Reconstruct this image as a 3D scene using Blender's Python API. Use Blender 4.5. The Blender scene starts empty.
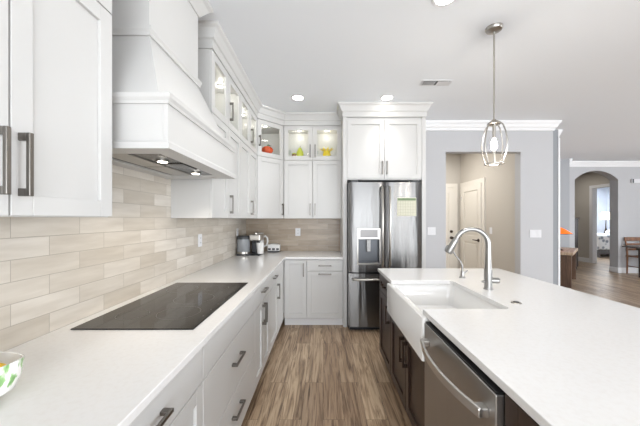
import bpy, bmesh, math, random
from mathutils import Vector, Matrix
random.seed(7)
PI = math.pi
SC = bpy.context.scene
COL = SC.collection

# ------------------------------------------------------------------ camera
EYE = 1.405
FPX = 284.0
cd = bpy.data.cameras.new('camera')
cam = bpy.data.objects.new('camera', cd)
COL.objects.link(cam)
cam.location = (0, 0, EYE)
cam.rotation_euler = (PI / 2, 0, 0)
cd.sensor_fit = 'HORIZONTAL'
cd.sensor_width = 36.0
cd.lens = FPX / 640 * 36
cd.shift_x = -(323 - 320) / 640
cd.shift_y = (219 - 213) / 640
cd.clip_start = 0.02
SC.camera = cam

# ------------------------------------------------------------------ world, lights, exposure
SC.view_settings.view_transform = 'Standard'
SC.view_settings.look = 'None'
SC.view_settings.gamma = 1.0
SC.view_settings.use_curve_mapping = False
SC.view_settings.exposure = 1.06
W = bpy.data.worlds.new('world')
SC.world = W
W.use_nodes = True
wb = W.node_tree.nodes['Background']
wb.inputs[0].default_value = (0.86, 0.93, 1.0, 1)
wb.inputs[1].default_value = 1.9


def area_light(name, loc, direction, sx, sy, power, color=(1, 1, 1)):
    d = bpy.data.lights.new(name, 'AREA')
    d.shape = 'RECTANGLE'
    d.size, d.size_y = sx, sy
    d.energy = power
    d.color = color
    o = bpy.data.objects.new(name, d)
    COL.objects.link(o)
    o.location = loc
    o.rotation_euler = Vector(direction).to_track_quat('-Z', 'Y').to_euler()
    return o


# living room window daylight, with added fill behind the camera and in the far rooms
area_light('rear_window_fill', (1.6, -3.9, 1.5), (-0.1, 1, 0.3), 5.5, 2.3, 124, (0.94, 0.97, 1.0))  # assumed unseen windows; panel tilted up and strengthened as fill
area_light('window_daylight_living', (10.6, 1.3, 1.6), (-1, -0.12, 0.5), 5.0, 2.3, 190, (0.92, 0.96, 1.0))
area_light('bedroom_fill', (11.2, 11.6, 2.85), (0, 0, -1), 2.2, 2.2, 75, (0.9, 0.95, 1.0))  # unseen downward panel added to brighten the bedroom
area_light('vestibule_fill', (2.05, 5.5, 2.86), (0, 0, -1), 0.5, 0.5, 14, (1.0, 0.97, 0.92))  # overhead panel without a fixture, added to lift the vestibule walls
area_light('hall_fill', (7.6, 9.0, 2.86), (0, 0, -1), 0.4, 0.4, 5, (1.0, 0.96, 0.9))  # added unseen panel lighting the hall behind the arch

# ------------------------------------------------------------------ material helpers


def srgb(r, g, b):
    def f(c):
        c /= 255
        return c / 12.92 if c <= 0.04045 else ((c + 0.055) / 1.055) ** 2.4
    return (f(r), f(g), f(b), 1)


def mat(name, color, rough=0.5, metal=0.0, spec=0.5, emit=None, estr=0.0, bump=None, coat=0.0):
    m = bpy.data.materials.new(name)
    m.use_nodes = True
    nt = m.node_tree
    b = nt.nodes['Principled BSDF']
    b.inputs['Base Color'].default_value = color
    b.inputs['Roughness'].default_value = rough
    b.inputs['Metallic'].default_value = metal
    b.inputs['Specular IOR Level'].default_value = spec
    b.inputs['Coat Weight'].default_value = coat
    if emit:
        b.inputs['Emission Color'].default_value = emit
        b.inputs['Emission Strength'].default_value = estr
    if bump:                                      # (scale, strength, stretch)
        tc = nt.nodes.new('ShaderNodeTexCoord')
        mp = nt.nodes.new('ShaderNodeMapping')
        mp.inputs['Scale'].default_value = bump[2]
        no = nt.nodes.new('ShaderNodeTexNoise')
        no.inputs['Scale'].default_value = bump[0]
        no.inputs['Detail'].default_value = 3
        bu = nt.nodes.new('ShaderNodeBump')
        bu.inputs['Strength'].default_value = bump[1]
        bu.inputs['Distance'].default_value = bump[3] if len(bump) > 3 else 0.01
        nt.links.new(tc.outputs['Object'], mp.inputs['Vector'])
        nt.links.new(mp.outputs[0], no.inputs['Vector'])
        nt.links.new(no.outputs['Fac'], bu.inputs['Height'])
        nt.links.new(bu.outputs[0], b.inputs['Normal'])
    return m


def ramp(nt, stops):
    r = nt.nodes.new('ShaderNodeValToRGB')
    els = r.color_ramp.elements
    while len(els) < len(stops):
        els.new(0.5)
    for e, (p, c) in zip(els, stops):
        e.position = p
        e.color = c
    return r


def mixcol(nt, fac, a, b, blend='MIX'):
    n = nt.nodes.new('ShaderNodeMix')
    n.data_type = 'RGBA'
    n.blend_type = blend
    for idx, v in ((0, fac), (6, a), (7, b)):
        if hasattr(v, 'links'):
            nt.links.new(v, n.inputs[idx])
        else:
            n.inputs[idx].default_value = v
    return n.outputs[2]


def floor_material():
    m = bpy.data.materials.new('wood_plank_floor')
    m.use_nodes = True
    nt = m.node_tree
    L = nt.links
    b = nt.nodes['Principled BSDF']
    tc = nt.nodes.new('ShaderNodeTexCoord')
    sp = nt.nodes.new('ShaderNodeSeparateXYZ')
    L.new(tc.outputs['Object'], sp.inputs[0])
    cb = nt.nodes.new('ShaderNodeCombineXYZ')
    L.new(sp.outputs['Y'], cb.inputs['X'])
    L.new(sp.outputs['X'], cb.inputs['Y'])
    br = nt.nodes.new('ShaderNodeTexBrick')
    br.offset = 0.37
    br.offset_frequency = 2
    br.inputs['Color1'].default_value = (0, 0, 0, 1)
    br.inputs['Color2'].default_value = (1, 1, 1, 1)
    br.inputs['Mortar'].default_value = (0.5, 0.5, 0.5, 1)
    br.inputs['Scale'].default_value = 1
    br.inputs['Mortar Size'].default_value = 0.0012
    br.inputs['Mortar Smooth'].default_value = 0.3
    br.inputs['Brick Width'].default_value = 1.22
    br.inputs['Row Height'].default_value = 0.152
    L.new(cb.outputs[0], br.inputs['Vector'])
    # offset the grain of every plank by its own random value
    ad = nt.nodes.new('ShaderNodeVectorMath')
    ad.operation = 'MULTIPLY_ADD'
    L.new(br.outputs['Color'], ad.inputs[0])
    ad.inputs[1].default_value = (7, 13, 3)
    L.new(cb.outputs[0], ad.inputs[2])
    mp = nt.nodes.new('ShaderNodeMapping')
    mp.inputs['Scale'].default_value = (1.1, 17, 1)
    L.new(ad.outputs[0], mp.inputs['Vector'])
    n1 = nt.nodes.new('ShaderNodeTexNoise')
    n1.inputs['Scale'].default_value = 1.6
    n1.inputs['Detail'].default_value = 8
    n1.inputs['Roughness'].default_value = 0.62
    n1.inputs['Distortion'].default_value = 1.5
    L.new(mp.outputs[0], n1.inputs['Vector'])
    cr = ramp(nt, [(0.30, srgb(84, 66, 50)), (0.42, srgb(142, 120, 98)), (0.54, srgb(186, 164, 138)), (0.72, srgb(206, 187, 162))])
    L.new(n1.outputs['Fac'], cr.inputs[0])
    tone = ramp(nt, [(0.0, srgb(205, 196, 190)), (1.0, srgb(255, 253, 250))])
    L.new(br.outputs['Color'], tone.inputs[0])
    c = mixcol(nt, 1.0, cr.outputs[0], tone.outputs[0], 'MULTIPLY')
    c2 = mixcol(nt, br.outputs['Fac'], c, srgb(70, 56, 46))
    L.new(c2, b.inputs['Base Color'])
    b.inputs['Roughness'].default_value = 0.36
    bu = nt.nodes.new('ShaderNodeBump')
    bu.inputs['Strength'].default_value = 0.12
    bu.inputs['Distance'].default_value = 0.01
    L.new(n1.outputs['Fac'], bu.inputs['Height'])
    L.new(bu.outputs[0], b.inputs['Normal'])
    return m


def tile_material(name, axis, shift, c_lo, c_hi):
    m = bpy.data.materials.new(name)
    m.use_nodes = True
    nt = m.node_tree
    L = nt.links
    b = nt.nodes['Principled BSDF']
    tc = nt.nodes.new('ShaderNodeTexCoord')
    sp = nt.nodes.new('ShaderNodeSeparateXYZ')
    L.new(tc.outputs['Object'], sp.inputs[0])
    cb = nt.nodes.new('ShaderNodeCombineXYZ')
    L.new(sp.outputs[axis], cb.inputs['X'])
    L.new(sp.outputs['Z'], cb.inputs['Y'])
    mp = nt.nodes.new('ShaderNodeMapping')
    mp.inputs['Location'].default_value = (shift, -0.9145, 0)
    L.new(cb.outputs[0], mp.inputs['Vector'])
    br = nt.nodes.new('ShaderNodeTexBrick')
    br.offset = 0.5
    br.inputs['Color1'].default_value = (0, 0, 0, 1)
    br.inputs['Color2'].default_value = (1, 1, 1, 1)
    br.inputs['Mortar'].default_value = (0.5, 0.5, 0.5, 1)
    br.inputs['Scale'].default_value = 1
    br.inputs['Mortar Size'].default_value = 0.0016
    br.inputs['Mortar Smooth'].default_value = 0.2
    br.inputs['Brick Width'].default_value = 0.305
    br.inputs['Row Height'].default_value = 0.0835
    L.new(mp.outputs[0], br.inputs['Vector'])
    ad = nt.nodes.new('ShaderNodeVectorMath')
    ad.operation = 'MULTIPLY_ADD'
    L.new(br.outputs['Color'], ad.inputs[0])
    ad.inputs[1].default_value = (9, 5, 3)
    L.new(mp.outputs[0], ad.inputs[2])
    m2 = nt.nodes.new('ShaderNodeMapping')
    m2.inputs['Scale'].default_value = (4, 26, 1)
    L.new(ad.outputs[0], m2.inputs['Vector'])
    no = nt.nodes.new('ShaderNodeTexNoise')
    no.inputs['Scale'].default_value = 1.0
    no.inputs['Detail'].default_value = 6
    L.new(m2.outputs[0], no.inputs['Vector'])
    cr = ramp(nt, [(0.25, c_lo), (0.75, c_hi)])
    L.new(no.outputs['Fac'], cr.inputs[0])
    tone = ramp(nt, [(0.0, srgb(226, 222, 216)), (1.0, srgb(255, 255, 255))])
    L.new(br.outputs['Color'], tone.inputs[0])
    c = mixcol(nt, 1.0, cr.outputs[0], tone.outputs[0], 'MULTIPLY')
    c2 = mixcol(nt, br.outputs['Fac'], c, srgb(172, 164, 152))
    L.new(c2, b.inputs['Base Color'])
    b.inputs['Roughness'].default_value = 0.33
    inv = nt.nodes.new('ShaderNodeMath')
    inv.operation = 'SUBTRACT'
    inv.inputs[0].default_value = 1
    L.new(br.outputs['Fac'], inv.inputs[1])
    bu = nt.nodes.new('ShaderNodeBump')
    bu.inputs['Strength'].default_value = 0.5
    bu.inputs['Distance'].default_value = 0.002
    L.new(inv.outputs[0], bu.inputs['Height'])
    L.new(bu.outputs[0], b.inputs['Normal'])
    return m


def wood_material(name, c1, c2, scale, stretch, rough=0.4):
    m = bpy.data.materials.new(name)
    m.use_nodes = True
    nt = m.node_tree
    b = nt.nodes['Principled BSDF']
    tc = nt.nodes.new('ShaderNodeTexCoord')
    mp = nt.nodes.new('ShaderNodeMapping')
    mp.inputs['Scale'].default_value = stretch
    no = nt.nodes.new('ShaderNodeTexNoise')
    no.inputs['Scale'].default_value = scale
    no.inputs['Detail'].default_value = 6
    no.inputs['Distortion'].default_value = 0.6
    cr = ramp(nt, [(0.3, c1), (0.7, c2)])
    nt.links.new(tc.outputs['Object'], mp.inputs['Vector'])
    nt.links.new(mp.outputs[0], no.inputs['Vector'])
    nt.links.new(no.outputs['Fac'], cr.inputs[0])
    nt.links.new(cr.outputs[0], b.inputs['Base Color'])
    b.inputs['Roughness'].default_value = rough
    return m


def thin_glass(name, tint=(1, 1, 1, 1), refl=1.0):
    m = bpy.data.materials.new(name)
    m.use_nodes = True
    nt = m.node_tree
    nt.nodes.clear()
    out = nt.nodes.new('ShaderNodeOutputMaterial')
    tr = nt.nodes.new('ShaderNodeBsdfTransparent')
    tr.inputs[0].default_value = tint
    gl = nt.nodes.new('ShaderNodeBsdfGlossy')
    gl.inputs['Roughness'].default_value = 0.03
    fr = nt.nodes.new('ShaderNodeFresnel')
    fr.inputs['IOR'].default_value = 1.5
    mu = nt.nodes.new('ShaderNodeMath')
    mu.operation = 'MULTIPLY'
    mu.inputs[1].default_value = refl
    mx = nt.nodes.new('ShaderNodeMixShader')
    nt.links.new(fr.outputs[0], mu.inputs[0])
    ge = nt.nodes.new('ShaderNodeNewGeometry')
    iv = nt.nodes.new('ShaderNodeMath')
    iv.operation = 'SUBTRACT'
    iv.inputs[0].default_value = 1.0
    nt.links.new(ge.outputs['Backfacing'], iv.inputs[1])
    m2 = nt.nodes.new('ShaderNodeMath')
    m2.operation = 'MULTIPLY'
    nt.links.new(mu.outputs[0], m2.inputs[0])
    nt.links.new(iv.outputs[0], m2.inputs[1])
    nt.links.new(m2.outputs[0], mx.inputs[0])
    nt.links.new(tr.outputs[0], mx.inputs[1])
    nt.links.new(gl.outputs[0], mx.inputs[2])
    nt.links.new(mx.outputs[0], out.inputs[0])
    return m


def speckle_material(name, base, spot, scale, lo, hi, rough):
    m = bpy.data.materials.new(name)
    m.use_nodes = True
    nt = m.node_tree
    b = nt.nodes['Principled BSDF']
    tc = nt.nodes.new('ShaderNodeTexCoord')
    no = nt.nodes.new('ShaderNodeTexNoise')
    no.inputs['Scale'].default_value = scale
    no.inputs['Detail'].default_value = 4
    cr = ramp(nt, [(lo, base), (hi, spot)])
    nt.links.new(tc.outputs['Object'], no.inputs['Vector'])
    nt.links.new(no.outputs['Fac'], cr.inputs[0])
    nt.links.new(cr.outputs[0], b.inputs['Base Color'])
    b.inputs['Roughness'].default_value = rough
    return m


M = {}
M['floor'] = floor_material()
M['ceiling'] = mat('ceiling_paint', srgb(234, 237, 241), 0.9, bump=(120, 0.05, (1, 1, 1)))
M['wall'] = mat('grey_wall_paint', srgb(190, 190, 192), 0.85, bump=(150, 0.04, (1, 1, 1)))
M['warm_wall'] = mat('greige_wall_paint', srgb(196, 190, 181), 0.85)
M['blue_wall'] = mat('pale_blue_wall_paint', srgb(200, 208, 220), 0.85)
M['trim'] = mat('white_trim_paint', srgb(234, 234, 235), 0.45)
M['cab'] = mat('white_cabinet_paint', srgb(205, 204, 202), 0.38)
M['door_white'] = mat('door_paint', srgb(226, 221, 212), 0.45)
M['quartz'] = speckle_material('white_quartz', srgb(228, 227, 226), srgb(224, 222, 220), 60, 0.45, 0.75, 0.14)
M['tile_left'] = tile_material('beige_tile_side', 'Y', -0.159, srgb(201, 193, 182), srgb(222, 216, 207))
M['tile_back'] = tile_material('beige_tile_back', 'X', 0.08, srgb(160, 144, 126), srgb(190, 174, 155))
M['steel'] = mat('brushed_steel', srgb(114, 113, 112), 0.27, 1.0, bump=(1.6, 0.6, (3.5, 3.5, 0.4), 0.02))
M['steel_dark'] = mat('dark_steel', srgb(95, 93, 92), 0.3, 1.0)


def brushed(m, aniso, rot):
    nt = m.node_tree
    b = nt.nodes['Principled BSDF']
    b.inputs['Anisotropic'].default_value = aniso
    b.inputs['Anisotropic Rotation'].default_value = rot
    tg = nt.nodes.new('ShaderNodeTangent')
    tg.direction_type = 'RADIAL'
    tg.axis = 'Z'
    nt.links.new(tg.outputs[0], b.inputs['Tangent'])


brushed(M['steel'], 0.75, 0.25)
M['steel_dw'] = mat('dishwasher_steel', srgb(176, 174, 172), 0.34, 1.0, bump=(2.0, 0.25, (2, 2, 0.4), 0.02))
M['nickel'] = mat('brushed_nickel', srgb(176, 172, 166), 0.28, 1.0)
M['pewter'] = mat('satin_pewter', srgb(126, 122, 117), 0.32, 1.0)
M['chrome'] = mat('faucet_steel', srgb(158, 157, 155), 0.3, 1.0)
M['bronze'] = mat('dark_bronze', srgb(70, 58, 50), 0.35, 0.8)
M['black'] = mat('black_plastic', srgb(22, 22, 23), 0.4)
M['charcoal'] = mat('charcoal_plastic', srgb(58, 60, 63), 0.35)
M['cook_glass'] = speckle_material('cooktop_glass', srgb(26, 23, 20), srgb(42, 37, 32), 50, 0.45, 0.7, 0.07)
M['ring'] = mat('burner_ring_print', srgb(88, 83, 76), 0.3)
M['island'] = wood_material('espresso_wood', srgb(40, 28, 22), srgb(60, 43, 34), 3, (6, 6, 0.8), 0.35)
M['ceramic'] = mat('fireclay_white', srgb(236, 235, 233), 0.1, coat=0.5)
M['white_plastic'] = mat('white_plastic', srgb(224, 224, 226), 0.35)
M['glass'] = thin_glass('cabinet_glass', (0.97, 0.98, 0.97, 1))
M['clear'] = thin_glass('clear_glass', (0.9, 0.93, 0.93, 1))
M['smoke'] = thin_glass('smoky_plastic', (0.55, 0.57, 0.6, 1), 1.3)
M['lamp'] = mat('lit_lens', (1, 1, 1, 1), 0.5, emit=(1.0, 0.96, 0.88, 1), estr=14)
M['hoodlamp'] = mat('lit_hood_lens', (1, 1, 1, 1), 0.5, emit=(1.0, 0.93, 0.8, 1), estr=5)
M['puck'] = mat('fill_puck_lens', (1, 1, 1, 1), 0.5, emit=(1.0, 0.95, 0.86, 1), estr=5)
M['bulb'] = mat('lit_bulb', (1, 1, 1, 1), 0.5, emit=(1.0, 0.93, 0.82, 1), estr=22)
M['lemon'] = mat('lemon_skin', srgb(240, 196, 22), 0.42, bump=(90, 0.25, (1, 1, 1)))
M['orange'] = mat('orange_glaze', srgb(226, 84, 26), 0.25)
M['green'] = mat('leaf_green', srgb(76, 130, 50), 0.5)
M['yellow'] = mat('yellow_glaze', srgb(246, 216, 30), 0.3)
M['lime'] = mat('yellow_green_glaze', srgb(200, 206, 70), 0.35)
M['brown'] = mat('brown_glaze', srgb(150, 110, 66), 0.45)
M['rustic'] = wood_material('rustic_wood', srgb(58, 40, 30), srgb(110, 82, 62), 4, (6, 6, 0.7), 0.5)
M['rustic_top'] = wood_material('rustic_wood_top', srgb(150, 122, 98), srgb(205, 182, 158), 4, (1, 7, 1), 0.4)
M['chair_wood'] = wood_material('chair_wood', srgb(98, 62, 40), srgb(146, 100, 66), 5, (4, 4, 1), 0.4)
M['dark_wood'] = wood_material('dark_table_wood', srgb(34, 26, 22), srgb(56, 42, 34), 4, (5, 1, 1), 0.3)
M['amber'] = mat('amber_stained_glass', srgb(214, 104, 28), 0.25, emit=srgb(255, 110, 20), estr=0.35)
M['paper'] = mat('calendar_paper', srgb(208, 206, 188), 0.7)
M['paper_green'] = mat('calendar_print_green', srgb(118, 138, 104), 0.7)
M['paper_ink'] = mat('calendar_grid_ink', srgb(166, 164, 140), 0.7)
M['vent_dark'] = mat('vent_shadow_gap', srgb(92, 92, 92), 0.7)
M['pillow'] = mat('white_bedding', srgb(232, 232, 232), 0.9)
M['shade'] = mat('lit_lamp_shade', srgb(250, 240, 220), 0.8, emit=srgb(255, 228, 180), estr=1.5)


def quilt_material():
    m = bpy.data.materials.new('floral_quilt')
    m.use_nodes = True
    nt = m.node_tree
    b = nt.nodes['Principled BSDF']
    tc = nt.nodes.new('ShaderNodeTexCoord')
    vo = nt.nodes.new('ShaderNodeTexVoronoi')
    vo.inputs['Scale'].default_value = 7
    cr = ramp(nt, [(0.0, srgb(96, 104, 118)), (0.32, srgb(150, 156, 164)), (0.5, srgb(226, 226, 226))])
    nt.links.new(tc.outputs['Object'], vo.inputs['Vector'])
    nt.links.new(vo.outputs['Distance'], cr.inputs[0])
    nt.links.new(cr.outputs[0], b.inputs['Base Color'])
    b.inputs['Roughness'].default_value = 0.9
    return m


def bowl_material():
    m = bpy.data.materials.new('bowl_painted_leaves')
    m.use_nodes = True
    nt = m.node_tree
    b = nt.nodes['Principled BSDF']
    tc = nt.nodes.new('ShaderNodeTexCoord')
    mp = nt.nodes.new('ShaderNodeMapping')
    mp.inputs['Scale'].default_value = (1, 1, 0.35)
    no = nt.nodes.new('ShaderNodeTexNoise')
    no.inputs['Scale'].default_value = 48
    no.inputs['Detail'].default_value = 4
    cr = ramp(nt, [(0.47, srgb(238, 236, 232)), (0.53, srgb(150, 188, 128)), (0.66, srgb(92, 144, 78))])
    nt.links.new(tc.outputs['Object'], mp.inputs[0])
    nt.links.new(mp.outputs[0], no.inputs['Vector'])
    nt.links.new(no.outputs['Fac'], cr.inputs[0])
    nt.links.new(cr.outputs[0], b.inputs['Base Color'])
    b.inputs['Roughness'].default_value = 0.15
    return m


M['quilt'] = quilt_material()
M['bowl'] = bowl_material()

# ------------------------------------------------------------------ mesh helpers


class MB:
    def __init__(self):
        self.bm = bmesh.new()

    def box(self, x0, x1, y0, y1, z0, z1):
        v = [self.bm.verts.new((x, y, z)) for z in (z0, z1) for y in (y0, y1) for x in (x0, x1)]
        for f in ((0, 2, 3, 1), (4, 5, 7, 6), (0, 1, 5, 4), (2, 6, 7, 3), (0, 4, 6, 2), (1, 3, 7, 5)):
            self.bm.faces.new([v[i] for i in f])
        return self

    def loft(self, rings, cap0=True, cap1=True, closed=True):
        rv = [[self.bm.verts.new(p) for p in r] for r in rings]
        n = len(rings[0])
        for a, b in zip(rv[:-1], rv[1:]):
            for i in range(n if closed else n - 1):
                j = (i + 1) % n
                self.bm.faces.new((a[i], a[j], b[j], b[i]))
        if cap0:
            self.bm.faces.new(list(reversed(rv[0])))
        if cap1:
            self.bm.faces.new(rv[-1])
        return self

    def prism(self, poly, z0, z1):
        return self.loft([[(x, y, z0) for x, y in poly], [(x, y, z1) for x, y in poly]])

    def prism_y(self, poly, y0, y1):
        return self.loft([[(x, y0, z) for x, z in poly], [(x, y1, z) for x, z in poly]])

    def cyl(self, p0, p1, r0, r1=None, n=20, cap=True):
        return self.tube([p0, p1], [r0, r0 if r1 is None else r1], n, cap)

    def tube(self, pts, r, n=12, cap=True):
        pts = [Vector(p) for p in pts]
        rs = r if isinstance(r, (list, tuple)) else [r] * len(pts)
        rings = []
        t = (pts[1] - pts[0]).normalized()
        u = t.orthogonal().normalized()
        for i, p in enumerate(pts):
            if i == 0:
                tn = (pts[1] - pts[0]).normalized()
            elif i == len(pts) - 1:
                tn = (pts[-1] - pts[-2]).normalized()
            else:
                tn = ((pts[i + 1] - p).normalized() + (p - pts[i - 1]).normalized()).normalized()
            u = (u - tn * u.dot(tn)).normalized()
            w = tn.cross(u)
            rings.append([p + (u * math.cos(2 * PI * k / n) + w * math.sin(2 * PI * k / n)) * rs[i] for k in range(n)])
        return self.loft(rings, cap, cap)

    def lathe(self, prof, c=(0, 0, 0), n=28, cap0=False, cap1=False):
        rings = [[(c[0] + r * math.cos(2 * PI * k / n), c[1] + r * math.sin(2 * PI * k / n), c[2] + z) for k in range(n)] for r, z in prof]
        return self.loft(rings, cap0, cap1)

    def ball(self, c, rx, ry, rz, n=18, m=10):
        prof = [(max(math.sin(PI * i / m), 0.02), -math.cos(PI * i / m)) for i in range(m + 1)]
        rings = [[(c[0] + rx * r * math.cos(2 * PI * k / n), c[1] + ry * r * math.sin(2 * PI * k / n), c[2] + rz * z) for k in range(n)] for r, z in prof]
        return self.loft(rings)

    def sweep(self, path, prof):
        """profile (out, z) swept along a plan path, mitred; 'out' points to the right of travel"""
        P = [Vector((p[0], p[1])) for p in path]
        rings = []
        for i, p in enumerate(P):
            d0 = (P[i] - P[i - 1]).normalized() if i > 0 else (P[1] - P[0]).normalized()
            d1 = (P[i + 1] - P[i]).normalized() if i < len(P) - 1 else d0
            n0 = Vector((d0.y, -d0.x))
            n1 = Vector((d1.y, -d1.x))
            mv = n0 + n1
            mv = mv / (mv.dot(n0)) if mv.length > 1e-6 else n0
            rings.append([(p.x + mv.x * o, p.y + mv.y * o, z) for o, z in prof])
        return self.loft(rings)

    def build(self, name, material, parent=None, bevel=0.0, smooth=False, seg=2, loc=None):
        bmesh.ops.recalc_face_normals(self.bm, faces=self.bm.faces)
        me = bpy.data.meshes.new(name)
        self.bm.to_mesh(me)
        self.bm.free()
        me.materials.append(material)
        o = bpy.data.objects.new(name, me)
        COL.objects.link(o)
        if smooth:
            me.shade_smooth()
            if hasattr(me, 'set_sharp_from_angle'):
                me.set_sharp_from_angle(angle=math.radians(38))
        if bevel:
            b = o.modifiers.new('bevel', 'BEVEL')
            b.width = bevel
            b.segments = seg
            b.limit_method = 'ANGLE'
            b.angle_limit = math.radians(40)
        if parent:
            o.parent = parent
        if loc:
            o.location = loc
        return o


def tag(o, label, cat, group=None, kind=None):
    o['label'] = label
    o['category'] = cat
    if group:
        o['group'] = group
    if kind:
        o['kind'] = kind
    return o


def thing(name, label, cat, loc=(0, 0, 0), rz=0.0, group=None):
    o = bpy.data.objects.new(name, None)
    COL.objects.link(o)
    o.location = loc
    o.rotation_euler = (0, 0, rz)
    o.empty_display_size = 0.1
    return tag(o, label, cat, group)


def struct(name, mb, material, parent=None, bevel=0.0, label=None):
    o = mb.build(name, material, parent, bevel)
    if not parent:
        o['kind'] = 'structure'
    if label:
        o['label'] = label
    return o


# ------------------------------------------------------------------ measures
LW = -1.19          # left wall
BW = 4.37           # back wall of the kitchen
CZ = 2.90           # ceiling
UF = -0.863         # left upper door fronts
UB = 4.04           # back upper door fronts
CT = 0.914          # counter height
UZ0, UZM, UZ1 = 1.412, 2.24, 2.73

# ------------------------------------------------------------------ room shell
struct('floor', MB().box(-1.4, 13.4, -4.2, 13.4, -0.1, 0), M['floor'])
struct('ceiling', MB().box(-1.4, 13.4, -4.2, 13.4, CZ, CZ + 0.1), M['ceiling'])
struct('wall_left', MB().box(LW - 0.15, LW, -4.2, BW + 0.13, 0, CZ), M['wall'])
OX0, OX1, OZ, WX1 = 1.89, 3.04, 2.44, 3.54
struct('wall_back', MB().prism_y([(LW, 0), (OX0, 0), (OX0, OZ), (OX1, OZ), (OX1, 0), (WX1, 0), (WX1, CZ), (LW, CZ)], BW, BW + 0.13), M['wall'])
# vestibule behind the opening
struct('wall_vestibule_right', MB().box(3.10, 3.22, BW + 0.13, 6.52, 0, CZ), M['warm_wall'])
struct('wall_vestibule_back', MB().box(0.9, 3.10, 6.40, 6.52, 0, CZ), M['warm_wall'])
struct('wall_vestibule_left', MB().box(0.9, 1.02, BW + 0.13, 6.40, 0, CZ), M['warm_wall'])
# wall ends seen past the kitchen wall
struct('wall_passage', MB().box(3.22, 3.925, 4.74, 5.3, 0, CZ), mat('passage_wall_shaded', srgb(150, 153, 156), 0.85))  # this face stands in shade; the shade is darkened into its colour
struct('trim_1', MB().box(3.925, 3.955, 4.735, 4.80, 0, CZ - 0.14), M['trim'])
struct('wall_living_pier', MB().box(4.4, 6.12, 7.05, 7.4, 0, CZ), mat('pier_wall_shaded', srgb(168, 170, 174), 0.85))  # grey wall coloured darker for the weaker light on the pier
# arched wall
AX0, AX1, AS, AA = 6.56, 7.69, 2.43, 2.665
wdt = (AX1 - AX0) / 2
rise = AA - AS
R = (wdt * wdt + rise * rise) / (2 * rise)
cxa = (AX0 + AX1) / 2
a0 = math.asin(wdt / R)
arc = [(cxa + R * math.sin(t), AA - R + R * math.cos(t)) for t in [-a0 + 2 * a0 * i / 24 for i in range(25)]]
struct('wall_arch', MB().prism_y([(4.4, 0), (AX0, 0)] + arc + [(AX1, 0), (11.4, 0), (11.4, CZ), (4.4, CZ)], 7.4, 7.62), M['wall'])
# hall right wall with the bedroom doorway
HX = 8.58


def yz_wall(name, x0, x1, poly, m):
    return struct(name, MB().loft([[(x0, y, z) for y, z in poly], [(x1, y, z) for y, z in poly]]), m)


yz_wall('wall_hall_right', HX, HX + 0.13, [(7.62, 0), (8.10, 0), (8.10, 2.38), (9.04, 2.38), (9.04, 0), (10.6, 0), (10.6, CZ), (7.62, CZ)], M['warm_wall'])
struct('wall_hall_end', MB().box(5.0, HX, 10.6, 10.73, 0, CZ), M['warm_wall'])
struct('wall_hall_left', MB().box(5.0, 5.13, 7.62, 10.6, 0, CZ), M['warm_wall'])
struct('trim_2', MB().box(HX - 0.02, HX, 9.04, 9.13, 0, 2.47).box(HX - 0.02, HX, 8.01, 8.10, 0, 2.47).box(HX - 0.02, HX, 8.10, 9.04, 2.38, 2.47).box(HX, HX + 0.13, 9.028, 9.04, 0, 2.38), M['trim'])
struct('wall_bedroom_back', MB().box(HX + 0.13, 13.3, 13.2, 13.3, 0, CZ), M['blue_wall'])
struct('wall_bedroom_right', MB().box(13.2, 13.3, 7.62, 13.2, 0, CZ), M['blue_wall'])
# wall behind the camera with openings, and the living-room window wall
struct('wall_front', MB().box(LW, -0.9, -4.15, -4.0, 0, CZ).box(2.3, 3.4, -4.15, -4.0, 0, CZ).box(5.8, 11.4, -4.15, -4.0, 0, CZ)
       .box(-0.9, 2.3, -4.15, -4.0, 2.4, CZ).box(3.4, 5.8, -4.15, -4.0, 2.4, CZ).box(3.4, 5.8, -4.15, -4.0, 0, 0.6), M['wall'])
struct('wall_right', MB().box(11.3, 11.4, -4.0, -1.2, 0, CZ).box(11.3, 11.4, 4.2, 7.4, 0, CZ).box(11.3, 11.4, -1.2, 4.2, 2.6, CZ)
       .box(11.3, 11.4, -1.2, 4.2, 0, 0.4), M['wall'])
# crown mouldings
CROWN = [(-0.005, CZ - 0.135), (0.016, CZ - 0.135), (0.02, CZ - 0.105), (0.04, CZ - 0.085), (0.055, CZ - 0.045), (0.07, CZ - 0.03), (0.075, CZ), (-0.005, CZ)]
struct('trim_3', MB().sweep([(1.345, BW), (WX1, BW), (WX1, 4.74)], CROWN), M['trim'])
struct('trim_4', MB().sweep([(3.925, 4.74), (3.925, 5.3)], CROWN), M['trim'])
struct('trim_5', MB().sweep([(6.12, 7.05), (6.12, 7.4), (11.3, 7.4)], CROWN), M['trim'])
CABC = [(-0.02, UZ1 + 0.002), (0.008, UZ1 + 0.002), (0.008, CZ - 0.1), (0.022, CZ - 0.095), (0.03, CZ - 0.075), (0.05, CZ - 0.035), (0.068, CZ - 0.02), (0.072, CZ - 0.0005), (-0.02, CZ - 0.0005)]
struct('trim_6', MB().sweep([(LW, 2.209), (UF, 2.209), (UF, 3.735), (-0.558, UB), (0.262, UB), (0.262, 3.69), (1.336, 3.69), (1.336, BW)], CABC), M['cab'])
struct('trim_7', MB().sweep([(UF, -0.6), (UF, 1.158), (LW, 1.158)], CABC), M['cab'])
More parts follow.
